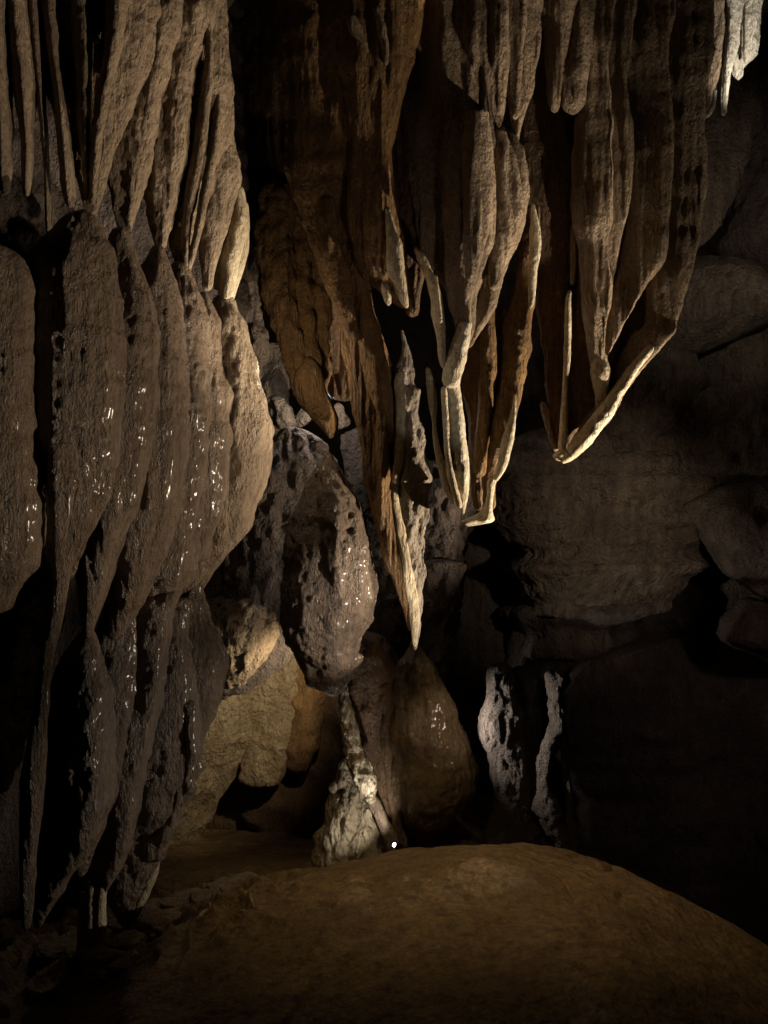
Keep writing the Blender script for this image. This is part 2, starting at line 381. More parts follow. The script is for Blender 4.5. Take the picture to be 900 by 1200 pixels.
# ================================================================== CENTRE-LEFT DRAPERY (orange)
cl = thing('brown_drapery', 'broad orange brown drapery sweeping down to a long thin tip left of the pale blade', 'drapery', at(486, 760, 8.0))
for r, Y, m, tk, ns in [
 ('-330 330 470; 0 335 450; 100 340 432; 156 345 422; 200 345 418; 233 350 415; 272 366 412; 311 382 413; 350 397 419; 377 408 422; 410 410 430; 438 416 438; 489 422 449; 536 433 457; 575 437 460; 621 445 465; 660 456 473; 703 470 484; 742 480 488', 8.1, ORANGE, .8, .25),
 ('-330 390 520; 0 400 500; 100 405 480; 180 415 462; 253 416 469; 292 418 473; 319 426 476; 342 447 478; 362 468 479', 7.95, ORANGE, 1., .35),
 ('160 398 418; 220 402 420; 270 404 424; 310 410 428; 350 416 432; 400 424 444; 450 430 456; 480 436 458; 520 444 462', 8.1, ORANGE, 1.4, .2),
 ('370 418 436; 410 424 452; 450 428 462; 489 432 464; 540 440 462; 590 448 462', 8.2, ORANGE, 1.2, .1),
 ('230 372 394; 280 380 400; 320 390 408; 360 400 414; 400 408 424', 8.0, ORANGE, 1.3, .3),
 ('-330 440 560; 0 440 540; 100 440 515; 200 450 505; 280 462 500; 330 470 494; 372 478 490', 8.25, RUST, .9, .2)]:
    lobe('drapery_fold', widen(r, 8), Y, m, cl, thick=tk*.75, nose=ns, tex=dict(r=.35, f=1.6, v=.3), dmax=.7)
lobe('pale_lit_tip', '242 451 456; 262 452 463; 290 452 471; 315 454 474; 342 464 477; 361 474 479', 7.72, PALE, cl, thick=1., nose=.4, tex=dict(r=.7, f=.7, s=.3))  # pale colour paints in this front-lit strip of the fold
lobe('pale_lit_tip', '330 446 454; 345 448 458; 358 452 458', 7.75, PALE, cl, thick=1., nose=.2, tex=dict(r=.5))
for r, Y in [('16 404 415; 34 410 424; 52 420 432; 64 428 434', 7.75), ('6 436 442; 30 440 452; 56 446 456; 76 450 455', 7.7)]:
    lobe('lit_patch', r, Y, TAN, cl, thick=1., nose=.3, tex=dict(r=1, p=.8))  # lighter pieces stand in for lit patches on the dark drapery

# ================================================================== PALE BLADE
bl = thing('calcite_blade', 'thin ragged pale grey calcite blade hanging point up beside the brown drapery', 'calcite blade', at(486, 760, 8.5))
lobe('blade_sheet', '386 469 472; 402 470 477; 438 464 488; 452 461 489; 458 462 493; 480 463 494; 532 468 502; 563 464 504; 590 461 503; 629 466 500; 660 470 499; 703 476 495; 742 481 492; 762 485 488', 8.15, BLADE, bl, thick=.5, nose=-.1, tex=dict(r=1, p=1.1), wob=2, step=1.6)
lobe('pale_rim', '434 466 474; 450 461 474; 470 463 476; 500 464 474; 540 462 472; 563 458 468; 590 458 469; 620 463 476; 650 468 480; 690 475 488; 730 480 492; 758 484 489', 8.08, PALE, bl, thick=.6, nose=-.2, tex=dict(r=.8, p=.4), wob=2)

# ================================================================== UPPER CENTRE LIT DRAPERY + PENDANTS
ce = thing('central_drapery', 'large tan pleated drapery in the centre narrowing to brightly lit cream tips above a dark arch', 'drapery', at(560, 615, 8.2))
TX = dict(r=.28, f=1.8)
for r, Y, m, tk, ns in [
 ('-330 480 640; 0 474 528; 40 470 522; 78 476 516; 90 484 512', 8.1, TAN, .8, .4),
 ('-330 490 560; 0 500 545; 80 504 535; 110 506 528; 132 510 520', 8.05, TAN, .8, .3),
 ('-330 520 590; 0 518 572; 70 520 568; 144 528 566; 180 535 560', 7.95, TAN, .8, .35),
 ('-330 545 620; 0 545 598; 78 548 594; 109 560 592; 136 566 588; 158 570 585', 7.9, TAN, 1., .4),
 ('-330 595 670; 0 595 637; 58 597 633; 90 597 628; 117 599 621; 145 600 611; 170 601 606', 8.0, TAN, 1.3, .4),
 ('-330 595 625; 0 597 616; 60 598 612; 110 599 609; 140 600 607', 7.85, TAN, 1.3, .4),
 ('-330 480 600; 0 480 580; 80 480 560; 140 482 540; 200 486 546; 272 492 548; 311 504 546; 335 520 543; 350 532 541', 8.1, TAN, .8, .5),
 ('130 536 566; 144 532 578; 194 530 579; 240 529 578; 272 530 577; 311 531 570; 350 533 558; 389 536 554; 412 530 548', 7.85, TAN, .9, .35),
 ('128 548 572; 180 552 574; 240 554 574; 290 552 568; 330 546 558', 7.7, TAN, .9, .3),
 ('146 568 586; 165 572 604; 187 574 613; 225 575 618; 257 574 615; 303 573 598; 338 572 586; 370 560 574; 396 550 558; 408 544 552', 7.95, TAN, 1.1, .35),
 ('150 574 590; 200 584 606; 250 588 611; 300 580 596; 340 574 584', 7.82, TAN, 1.1, .3),
]:
    r = widen(r, 10, .3)
    lobe('pleat', r, Y, m, ce, thick=tk*.7, nose=min(ns+.15, .6), tex=TX, dmax=.45)
ST = dict(r=.6, f=.6, s=.9, p=.3)
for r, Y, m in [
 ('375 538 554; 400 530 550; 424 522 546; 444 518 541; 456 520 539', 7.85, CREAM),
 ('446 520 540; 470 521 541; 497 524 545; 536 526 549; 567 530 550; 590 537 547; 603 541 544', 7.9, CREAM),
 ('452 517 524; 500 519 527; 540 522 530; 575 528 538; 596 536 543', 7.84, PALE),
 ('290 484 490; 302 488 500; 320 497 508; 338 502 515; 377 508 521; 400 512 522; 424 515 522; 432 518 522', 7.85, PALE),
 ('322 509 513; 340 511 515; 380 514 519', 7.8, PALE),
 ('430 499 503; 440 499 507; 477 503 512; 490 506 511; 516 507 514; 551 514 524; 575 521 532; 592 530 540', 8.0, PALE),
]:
    lobe('bright_tip', r, Y, m, ce, thick=1.1, nose=.25, tex=ST)  # cream and pale colours carry the light on the tips
for r, Y, m, tk, ns in [
 ('350 545 590; 390 540 592; 440 541 590; 500 546 585; 550 548 578; 585 553 575; 600 556 574', 8.45, ORANGE, .8, .1),
 ('360 560 580; 430 562 584; 500 556 576; 560 552 568', 8.2, ORANGE, 1., .2),
 ('240 614 632; 280 606 634; 330 604 629; 389 589 621; 438 581 613; 497 566 602; 536 562 590; 563 564 582; 598 566 580', 8.25, ORANGE, 1.1, .55),
]:
    lobe('stained_body', r, Y, m, ce, thick=tk, nose=ns, tex=dict(r=.7, f=.8, p=.3), dmax=.5)
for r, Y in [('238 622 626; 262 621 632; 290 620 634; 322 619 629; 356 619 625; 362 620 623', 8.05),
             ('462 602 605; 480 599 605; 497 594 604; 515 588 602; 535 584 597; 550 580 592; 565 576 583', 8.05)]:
    lobe('lit_rim', r, Y, CREAM, ce, thick=1., nose=.4, tex=ST)  # cream strip puts the light on the right edge into colour
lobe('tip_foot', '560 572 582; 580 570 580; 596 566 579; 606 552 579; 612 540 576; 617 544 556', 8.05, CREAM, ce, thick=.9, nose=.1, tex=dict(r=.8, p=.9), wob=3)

# ================================================================== RIGHT DRAPERY
rd = thing('ribbed_drapery', 'tall right drapery of long parallel ribs converging to a bright pointed tip above the boulder', 'drapery', at(660, 540, 8.5))
lobe('sheet', '-330 600 860; 0 610 822; 100 612 812; 200 622 812; 264 640 806; 320 650 792; 373 655 780; 410 652 752; 440 650 735; 480 648 706; 510 648 690; 534 652 672', 8.68, RUST, rd, thick=.22, nose=0, slant=-.12, tex=dict(r=.6, f=.7, v=.35), step=3)
lobe('sheet', '100 612 665; 180 606 672; 260 612 672; 330 625 668; 400 634 664; 460 640 664; 520 646 662; 534 650 660', 8.6, RUST, rd, thick=.5, nose=.4, tex=dict(r=.7, f=.9))
ribs = [
 ('-330 640 710; 0 634 680; 58 637 668; 124 643 656; 132 646 653', 8.3, TAN, 1.2, .4),
 ('-330 665 730; 0 662 699; 58 660 691; 97 657 687; 124 659 683; 134 665 677', 8.25, TAN, 1.1, .35),
 ('-330 690 740; 0 692 718; 58 692 712; 93 693 707; 156 694 712; 214 692 713; 264 691 711; 296 696 708; 338 692 710; 408 692 706; 430 693 704', 8.35, TAN, 1.8, .6),
 ('-330 712 765; 0 709 740; 58 711 736; 101 716 728; 156 718 734; 214 716 734; 253 710 731; 292 705 722; 338 703 714; 372 700 709', 8.45, TAN, 1.8, .6),
 ('-330 740 810; 0 746 784; 66 750 777; 117 756 778; 194 756 780; 264 752 775; 311 740 769; 342 730 749; 373 714 734; 393 706 722; 415 698 712; 432 694 705', 8.4, TAN, 1.7, .8),
 ('-330 795 860; 0 806 831; 78 802 827; 136 804 819; 214 800 819; 264 793 815; 323 781 804; 355 777 793; 379 774 787; 393 760 784; 424 738 757; 450 721 738; 462 713 729; 489 694 714; 513 676 695; 530 664 680; 543 655 668', 8.45, TAN, 1.5, .8),
]
for q, (r, Y, m, tk, ns) in enumerate(ribs):
    if q > 1: r = widen(r, 22, .2); tk *= .9; ns = .9
    lobe('rib', r, Y, m, rd, sq=1.1 if q > 1 else 1., thick=tk, nose=ns, tex=dict(r=.12, f=1.3, s=.15), dmax=.5)
for r, Y, m in [
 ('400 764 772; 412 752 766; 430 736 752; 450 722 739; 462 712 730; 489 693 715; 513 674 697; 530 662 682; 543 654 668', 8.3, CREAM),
 ('262 668 675; 285 668 677; 310 668 676; 334 668 674', 8.4, TAN),
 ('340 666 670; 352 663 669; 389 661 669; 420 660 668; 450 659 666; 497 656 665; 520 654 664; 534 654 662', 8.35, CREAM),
 ('405 693 706; 439 693 714; 460 696 713; 480 698 711; 498 692 704', 8.35, PALE),
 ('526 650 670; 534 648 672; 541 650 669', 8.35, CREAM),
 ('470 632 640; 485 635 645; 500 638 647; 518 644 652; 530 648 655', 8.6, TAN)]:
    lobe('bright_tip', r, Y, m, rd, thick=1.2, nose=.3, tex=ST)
lobe('knobbly_patch', '235 782 792; 270 776 794; 320 768 786; 360 764 782; 385 760 778; 396 762 772', 8.5, WETD, rd, thick=.8, nose=0, tex=dict(k=1.6, p=1.2))

# ================================================================== SMALL WHITE STALACTITE, top right
ws = thing('white_stalactite', 'small bright white fluted stalactite hanging in the top right corner', 'stalactite', at(847, 135, 9.0))
for r, Y in [('-330 826 900; 0 846 889; 23 855 888; 58 853 884; 80 856 872; 94 862 868', 9.0),
             ('-60 836 870; 0 848 870; 40 850 868; 70 847 862; 90 846 856; 117 844 852; 136 845 851', 8.8),
             ('-60 860 890; 0 868 889; 30 868 887; 60 868 880; 76 872 877', 8.85)]:
    lobe('fluted_lobe', r, Y, WHITE, ws, thick=.9, nose=.2, tex=dict(r=1., f=3., s=1.2))
lobe('hooked_tip', '104 836 840; 118 834 839; 130 829 836; 138 826 831', 8.75, WHITE, ws, thick=1, tex=dict(r=.3))
lobe('rock_root', '-330 800 850; 0 828 850; 60 826 848; 100 824 840; 128 822 834; 140 824 828', 8.9, TAN, ws, thick=1.2, nose=.3, tex=dict(r=1, f=.6))

# ================================================================== BULBOUS STALACTITE
bu = thing('bulbous_stalactite', 'egg shaped knobbly wet stalactite with one lit side hanging above the sandy alcove', 'stalactite', at(390, 815, 8.2))
lobe('bulb', '530 383 388; 540 377 394; 552 367 399; 582 352 414; 621 340 429; 652 333 437; 683 329 441; 718 329 437; 745 336 426; 766 348 418; 782 360 410; 790 368 402', 8.3, WET, bu, thick=.95, nose=.1, tex=dict(r=.8, f=.9, p=.35, q=.9), amp=1.1, dmax=.5)
lobe('bulb_ridge', '536 381 390; 560 374 402; 600 372 420; 650 380 434; 700 384 436; 740 378 424; 766 370 406', 8.02, WET, bu, sink=.2, thick=.8, nose=-.35, tex=dict(r=.9, p=.5, f=.8, q=1), dmax=.22)
lobe('skirt', '738 334 352; 752 342 400; 770 350 420; 790 356 412; 804 364 404; 812 380 398; 818 386 394', 8.35, WET, bu, thick=.9, nose=0, tex=dict(r=1, p=1.4, k=.6))
lobe('skirt_lip', '740 327 338; 750 334 350; 770 350 360; 788 356 370; 802 368 384; 816 384 395', 8.3, PALE, bu, thick=1., nose=0, tex=dict(r=1, p=1.))

# ================================================================== LOWER CENTRE COLUMN GROUP
co = thing('teardrop_column', 'smooth wet brown teardrop of flowstone hanging below the blade tip over the mound crest', 'flowstone', at(505, 1000, 9.0))
lobe('teardrop', '748 483 490; 762 478 494; 778 468 507; 797 463 519; 824 460 532; 856 456 543; 887 456 554; 914 456 557; 933 460 551; 953 467 535; 966 474 522; 972 482 510', 8.9, BROWN, co, thick=.9, nose=.05, tex=dict(r=1.1, f=.9, q=.9), dmax=.5)
lobe('stem', '930 455 480; 960 458 540; 1000 460 560; 1060 455 570', 9.3, RUST, co, thick=.8, tex=dict(r=1.2, b=.4))
nc = thing('rugged_column', 'narrow rugged brown column with a bright knobbly left face left of the teardrop', 'column', at(450, 1000, 9.0))
lobe('shaft', '740 384 440; 770 388 460; 790 394 463; 817 400 462; 856 412 459; 894 428 458; 941 438 464; 972 448 470; 1000 454 478; 1040 450 490', 9.05, RUST, nc, thick=1., nose=.1, tex=dict(r=1.4, k=.8, v=.3))
lobe('shaft_rib', '800 440 462; 850 444 461; 900 450 462; 950 456 470; 1000 464 480', 8.85, RUST, nc, thick=1., nose=.1, tex=dict(r=1.4, p=1.2))
lobe('knobbly_face', '772 391 402; 793 394 407; 825 396 413; 850 399 420; 879 402 427; 900 409 437; 925 420 440; 942 430 441', 8.62, PEBB, nc, thick=1., nose=-.2, tex=dict(p=.25, r=.6, q=2.))
lobe('foot', '930 428 440; 950 436 450; 970 444 460; 990 452 470; 1010 458 474', 8.8, TAN, nc, thick=1., tex=dict(r=1, p=.8))
cn = thing('pebbled_stalagmite', 'pale cobbled stalagmite cone beside the small lamp behind the mound', 'stalagmite', at(420, 1030, 9.1))
lobe('cone', '888 401 411; 905 396 414; 933 388 438; 964 380 452; 995 372 458; 1019 370 466; 1060 366 472', 9.15, PEBB, cn, thick=1., nose=0, tex=dict(r=.6, c=1.1, b=.3), dmax=.45)

kn = thing('knobbly_wall_mass', 'dark brown knobbly rock mass hanging behind the blade tip', 'rock', at(500, 760, 9.8))
for r, Y in [('560 494 548; 613 494 541; 660 494 541; 700 490 541; 735 492 534; 760 500 526; 776 506 520', 9.9),
             ('630 440 478; 660 436 482; 700 434 486; 735 438 484; 760 446 476', 9.9),
             ('655 486 540; 700 490 540; 750 494 528; 800 505 524; 812 508 520', 9.7),
             ('540 470 560; 580 480 560; 640 470 545; 700 450 540; 760 430 530; 800 410 520', 10.3)]:
    lobe('rock_knob', r, Y, DARK, kn, thick=.9, nose=.1, tex=dict(r=1.5, p=1.4))

# rocks between bulb and cascade
rw = thing('ridged_rock_wall', 'dark ridged rock wall between the left cascade and the egg shaped stalactite', 'rock wall', at(300, 760, 9.8))
lobe('wall_face', '500 330 352; 512 316 368; 528 300 384; 560 262 400; 620 250 410; 690 236 402; 730 230 392; 760 232 362; 790 240 318; 815 248 285', 10.0, DARK, rw, thick=.45, nose=0, tex=dict(r=1.6, p=1., v=.6), step=2.6)
lobe('drip_stone_face', '682 262 312; 700 238 326; 720 234 330; 745 236 328; 765 240 318; 785 246 302; 805 252 282; 820 256 268', 9.7, LIMED, rw, sink=.5, cap=(30, 6), thick=.45, nose=0, tex=dict(k=2.6, r=1.6, b=.3), step=1.8)
lobe('arch_rock', '500 395 470; 560 405 470; 620 430 470; 680 425 470; 740 400 480; 790 395 480', 10.6, DARK, rw, thick=.6, tex=dict(r=2, b=1))

# pale limestone wall of the alcove
lw = thing('sandy_alcove_wall', 'pale sandy limestone wall sloping into the dark alcove at lower left', 'rock wall', at(260, 1000, 10.5))
lobe('wall_face', '700 250 420; 740 240 410; 790 228 380; 840 210 345; 880 195 310; 920 180 268; 950 170 250; 985 160 240; 1020 140 250; 1060 130 270', 11.2, LIME, lw, thick=.3, nose=0, slant=.35, tex=dict(r=1.8, b=1.2, k2=.4), step=3)
for r, Y in [('765 306 350; 800 298 350; 828 295 348; 860 289 340; 890 283 335; 910 281 331; 922 286 320', 11.1),
             ('735 312 352; 765 306 350; 795 308 342; 812 316 332', 10.9)]:
    lobe('rock_pendant', r, Y+.16, LIME, lw, thick=.3, nose=.3, sq=.8, tex=dict(r=2.2, k2=.25))
lobe('rock_pendant', '760 340 376; 800 346 378; 850 346 370; 890 341 362; 905 343 355', 11.3, ORANGE, lw, thick=.7, nose=0, sq=.8, tex=dict(r=2., k2=.5))
lobe('wall_buttress', '900 250 420; 950 245 430; 1000 240 440; 1060 240 450', 12.3, RUST, lw, thick=.3, tex=dict(k2=.8, r=1), step=4)
lobe('wall_buttress', '740 370 440; 800 350 440; 860 340 440; 900 320 440; 960 300 440; 1050 300 450', 12.0, RUST, lw, thick=.5, tex=dict(k2=1, r=1), step=4)

# bright blocks glimpsed through the gap
bb = 0
for r, Y, lab in [
    ('462 318 326; 470 314 336; 485 312 344; 498 316 350; 508 322 340; 514 326 332', 10.6, 'pale triangular rock glimpsed beside the bright left rim'),
    ('478 352 358; 484 348 363; 494 344 362; 502 346 354', 10.6, 'little pale rock knob under the stained drip bulb'),
    ('472 392 402; 482 390 406; 496 389 411; 504 392 404', 10.5, 'small pale rock glimpsed right of the drip bulb'),
    ('305 295 300; 330 284 304; 370 276 308; 410 286 314; 430 290 312', 10.8, 'greyish rock sliver high in the gap beside the left cascade'),
    ('400 304 330; 430 300 334; 455 300 336; 475 306 336; 500 320 345', 11.2, 'brown rock lump below the greyish sliver in the gap')]:
    tag(lobe('rock_block', r, Y, GREY, None, thick=.9, nose=.2, tex=dict(r=2, p=1, b=.3)), lab, 'rock')

# ================================================================== BOULDER
bo = thing('overhanging_boulder', 'massive brown overhanging boulder with flat lower edge under the right drapery tip', 'boulder', at(690, 770, 12.5))
lobe('boulder_body', '485 620 850; 520 592 852; 560 584 840; 600 582 832; 632 585 836; 655 590 831; 678 596 806; 700 601 790; 712 604 785; 719 608 778', 12.5, GREY, bo, thick=.55, nose=-.1, sq=.65, slant=.2, tex=dict(a=.8, r=2.2, b=1.), step=2, cap=(50, 3), dmax=1.2, wob=3)
lobe('stepped_ledge', '700 604 765; 716 605 748; 730 607 724; 748 609 712; 762 612 700; 774 616 690', 12.55, DARK, bo, thick=.7, sq=.8, tex=dict(r=2.5, b=.8), cap=(3, 12), wob=5)
lobe('arch_pier', '560 505 575; 640 512 588; 720 520 596; 800 528 600; 880 530 600', 12.9, BACKR, bo, thick=.6, tex=dict(r=2, b=.8, a=.6))
lobe('left_root', '560 560 600; 620 574 606; 680 590 612; 740 596 620; 790 590 610', 12.6, DARK, bo, thick=.8, tex=dict(r=2, b=.6))

# back pillars
p1 = thing('back_pillar', 'pale layered rock pillar with bright left edge standing behind the teardrop', 'rock pillar', at(590, 1000, 11.5))
lobe('pillar_shaft', '776 578 598; 789 571 606; 820 569 610; 845 563 612; 862 560 614; 880 567 616; 918 575 622; 949 579 626; 965 574 630; 1010 566 640; 1060 560 650', 11.5, BACKR, p1, thick=.8, nose=-.45, sq=.9, tex=dict(r=1.3, a=.5, f=.8), wob=2)
lobe('pillar_shaft', '780 600 620; 800 606 634; 840 604 634; 880 606 630; 930 610 640; 980 612 655; 1040 610 660', 11.7, BACKR, p1, thick=.8, nose=-.2, sq=.8, tex=dict(r=1.3, a=.5, f=.8), wob=2)
p2 = thing('lacy_column', 'thin crumbling column of knobbly stone right of the layered pillar', 'rock pillar', at(665, 1020, 11.3))
for r in ('785 640 662; 820 644 660; 850 642 662; 880 632 650; 920 628 644; 960 632 660; 990 648 674; 1030 650 680',
          '800 652 660; 860 654 664; 900 658 668; 940 664 672; 980 664 676; 1020 662 680'):
    lobe('shaft', r, 11.3, BACKR, p2, thick=1., tex=dict(r=1.6, p=.8, q=1.5), wob=4)

# right-hand wall rocks
for r, Y, lab, t, kw in [
    ('120 780 1200; 300 760 1200; 420 770 1200; 560 790 1200; 700 850 1200; 800 900 1200', 12.9, 'broad shaded brown rock face linking the bulges on the right', dict(a=1.3, r=2.4, b=1.4), dict(thick=.12, step=4)),
    ('-200 830 960; 0 826 900; 40 822 896; 120 815 892; 180 808 880; 230 800 862; 265 800 846; 290 806 830', 11.0, 'leaning grey brown rock slab behind the small white stalactite', dict(r=1.2, b=.4), dict(thick=.35, nose=-.1)),
    ('-200 880 1100; 0 890 1080; 100 884 1080; 200 872 1080; 290 860 1080; 340 870 1060', 11.8, 'dark rock face in the upper right corner', dict(a=1., r=2., k2=.3, b=1.4), dict(thick=.4)),
    ('300 770 880; 330 760 900; 370 758 905; 400 766 860; 418 780 820', 11.6, 'rounded brown rock bulge right of the drapery edge', dict(a=1., r=2., k2=.35, b=1.4), dict(thick=.7)),
    ('392 740 800; 410 720 808; 440 700 812; 470 690 800; 500 700 778; 525 710 765; 535 720 760', 11.9, 'rounded brown rock knob just above the boulder', dict(a=1., r=2., k2=.5, b=1.4), dict(thick=.7)),
    ('360 850 1000; 390 820 1040; 430 808 1060; 480 800 1060; 530 790 1040; 560 800 1000; 585 830 960', 12.3, 'broad brown rock shelf at the right edge above the cleft', dict(a=1., r=2., k2=.35, b=1.6), dict(thick=.5)),
    ('560 790 1000; 600 812 1060; 640 836 1060; 680 858 1040; 705 880 1000; 715 900 980', 12.0, 'tan tinted rock bulge at the right edge beside the boulder', dict(a=1., r=2., k2=.3, b=1.5), dict(thick=.5)),
    ('700 852 900; 715 858 930; 735 858 950; 760 868 950; 775 885 940', 12.2, 'small dark rock below the tan rock bulge', dict(a=1., r=2., k2=.5), dict(thick=.7)),
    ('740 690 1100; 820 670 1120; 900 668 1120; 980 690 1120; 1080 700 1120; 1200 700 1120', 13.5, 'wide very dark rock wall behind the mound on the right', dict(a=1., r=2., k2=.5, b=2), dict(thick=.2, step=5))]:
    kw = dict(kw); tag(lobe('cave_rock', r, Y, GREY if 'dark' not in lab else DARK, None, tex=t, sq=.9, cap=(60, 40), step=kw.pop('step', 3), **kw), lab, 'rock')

# ================================================================== SETTING
def struct(name, V, Fc, mat):
    o = link_mesh(name, V, Fc, mat); o['kind'] = 'structure'; return o

def sst(a, b, x):
    t = np.clip((x-a)/(b-a), 0, 1); return t*t*(3-2*t)

# floor with the mound
nx, ny = 900, 1000
tx = np.linspace(-1, 1, nx); X = (.5+7*(.45*tx+.55*tx**3))
ty = np.linspace(0, 1, ny); Yv = 2.2+15.5*(.45*ty+.55*ty**2.2)
Yv = np.concatenate([np.linspace(-5, 2.1, 40), Yv]); ny = len(Yv)
GX, GY = np.meshgrid(X, Yv)
def floor_z(GX, GY):
    xs = [-8, -2.6, -1.7, -1.22, -.61, .07, .75, 1.29, 1.70, 2.24, 2.78, 3.06, 4.2, 9]
    zs = [-3.9, -3.5, -3.22, -3.03, -2.86, -2.71, -2.65, -2.69, -2.80, -3.02, -3.33, -3.50, -4.3, -6]
    cr = hermite(xs, zs, GX.ravel()).reshape(GX.shape)
    u = GY-5.97
    m = cr+.227-.15*np.where(u > 0, u, -np.minimum(-u, 2.2)*.55)**2-.10*np.maximum(-u-2.2, 0)*0
    m = np.where(u > 2.6, -99, m)
    fl = -3.18-.19*np.maximum(GY-6.5, 0)-1.9*sst(1.2, 3.4, GX)*sst(6.5, 9, GY)
    fl = fl-.1*sst(-1.4, .6, GX)
    k = 10.
    z = np.logaddexp(np.clip(m, -9, 9)*k, fl*k)/k
    return z
Z = floor_z(GX, GY)
P = np.stack([GX.ravel(), GY.ravel(), Z.ravel()*0], 1)
rub = (sst(-.35, -1.2, GX)*sst(5.4, 6.2, GY)*sst(9.6, 7.8, GY)).ravel()
n1 = fbm(P*np.array([1.1, .8, 1]), 3)*.07+fbm(P*3.1, 3)*.026+.008*fbm(P*11, 3)-.05*np.exp(-(perlin(P*np.array([1.3, .9, 1])+7)/.035)**2)*sst(.1, .5, perlin(P*.9+2))
rid = 1-np.abs(perlin(P*np.array([3.2, 2.4, 1])+4)*2.)
n2 = rub*(.15*np.maximum(rid, 0)**3+.05*fbm(P*7, 3))
Zf = (Z.ravel()+n1+n2-.05*rub).reshape(GX.shape)
struct('cave_floor', np.stack([GX.ravel(), GY.ravel(), Zf.ravel()], 1), grid_faces(ny, nx, False), MUD)

# surrounding wall
M, R = 900, 260
ph = np.linspace(0, 2*math.pi, M, endpoint=False); zz = np.linspace(-6.5, 7.6, R)
PH, ZZ = np.meshgrid(ph, zz)
sc = 1-.10*((ZZ-0)/7)**2
wx = .5+7.6*np.sign(np.cos(PH))*np.abs(np.cos(PH))**.8*sc; wy = 5.5+10.0*np.sign(np.sin(PH))*np.abs(np.sin(PH))**.8*sc
P = np.stack([wx.ravel(), wy.ravel(), ZZ.ravel()], 1)
d = .55*fbm(P*.55, 3)+.35*(1-2*np.abs(fbm(P*np.array([.8, .8, .7])+9, 3)))+.05*fbm(P*4, 3)
N = np.stack([wx.ravel()-.5, wy.ravel()-5.5, 0*d], 1); N /= np.linalg.norm(N, axis=1)[:, None]
struct('cave_wall', P-N*d[:, None], grid_faces(R, M), DARK)
# ceiling
n = 420
xs = np.linspace(-8.5, 9.5, n); ys = np.linspace(-6, 17, n); GX, GY = np.meshgrid(xs, ys)
P = np.stack([GX.ravel(), GY.ravel(), 0*GX.ravel()], 1)
zc = 6.0+.5*fbm(P*.5, 3)+.35*np.abs(fbm(P*1.3, 3))
P[:, 2] = zc
struct('cave_ceiling', P, grid_faces(n, n, False), DARK)

# ================================================================== loose stones on the floor
rs = np.random.RandomState(3)
spots = [(98, 1128), (70, 1140), (140, 1120), (168, 1112), (205, 1098), (238, 1120), (262, 1108), (188, 1136), (222, 1076), (285, 1072),
         (150, 1150), (112, 1160), (250, 1088), (176, 1084)]
where = ['below the pale little columns', 'at the far left below the cascade', 'just right of the pale little columns', 'below the pale edge tip', 'midway between the pale tip and the mound',
         'on the lower right of the rubble patch', 'nearest the mound slope in the rubble', 'at the front of the rubble patch', 'on the upper middle of the rubble patch', 'high on the rubble close to the mound ridge',
         'at the lower left front of the rubble', 'lowest in front of the left cascade', 'behind the notch in the rubble', 'right behind the pale edge tip']
for (px, py), wtxt in zip(spots, where):
    Yd = 6.2+(1150-py)*.016
    x = (px-450)/F*Yd
    zf = float(floor_z(np.array([[x]]), np.array([[Yd]]))[0, 0])
    u = np.linspace(0, math.pi, 22); v = np.linspace(0, 2*math.pi, 30, endpoint=False)
    U, Vv = np.meshgrid(u, v, indexing='ij')
    S = np.stack([(np.sin(U)*np.cos(Vv)).ravel(), (np.sin(U)*np.sin(Vv)).ravel(), np.cos(U).ravel()], 1)
    S = np.sign(S)*np.abs(S)**.65
    s = np.array([rs.uniform(.07, .17), rs.uniform(.07, .14), rs.uniform(.03, .07)])
    S = S*(1+.35*fbm(S*1.3+px, 3)[:, None])*s
    a = rs.uniform(0, 3); ca, sa = math.cos(a), math.sin(a)
    S = np.stack([S[:, 0]*ca-S[:, 1]*sa, S[:, 0]*sa+S[:, 1]*ca, S[:, 2]], 1)
    o = link_mesh('stone', S, grid_faces(22, 30), TAN); o.location = (x, Yd, zf+.06)
    tag(o, 'flat brown loose stone '+wtxt, 'stone', 'loose stones on the rubble floor')

base = None
for k in range(60):
    px = rs.uniform(75, 300); py = 1165-(px-75)*.33+rs.uniform(-42, 30)
    Yd = 6.2+(1150-py)*.016; x = (px-450)/F*Yd
    zf = float(floor_z(np.array([[x]]), np.array([[Yd]]))[0, 0])
    if base is None or k % 6 == 0:
        u = np.linspace(0, math.pi, 12); v = np.linspace(0, 2*math.pi, 18, endpoint=False)
        U, Vv = np.meshgrid(u, v, indexing='ij')
        S = np.stack([(np.sin(U)*np.cos(Vv)).ravel(), (np.sin(U)*np.sin(Vv)).ravel(), np.cos(U).ravel()], 1)
        S = np.sign(S)*np.abs(S)**.7*(1+.4*fbm(S*1.2+k, 2)[:, None])*np.array([.05, .036, .026])
        o = link_mesh('pebble', S, grid_faces(12, 18), TAN); base = o
    else:
        o = base.copy(); COL.objects.link(o)
    sc_ = rs.uniform(.5, 1.5); o.scale = (sc_, sc_, sc_); o.rotation_euler = (rs.uniform(-.4, .4), rs.uniform(-.4, .4), rs.uniform(0, 6))
    o.location = (x, Yd, zf+.04)
    tag(o, 'small brown pebble lying in the churned mud left of the mound', 'pebble', 'pebbles in the mud left of the mound')

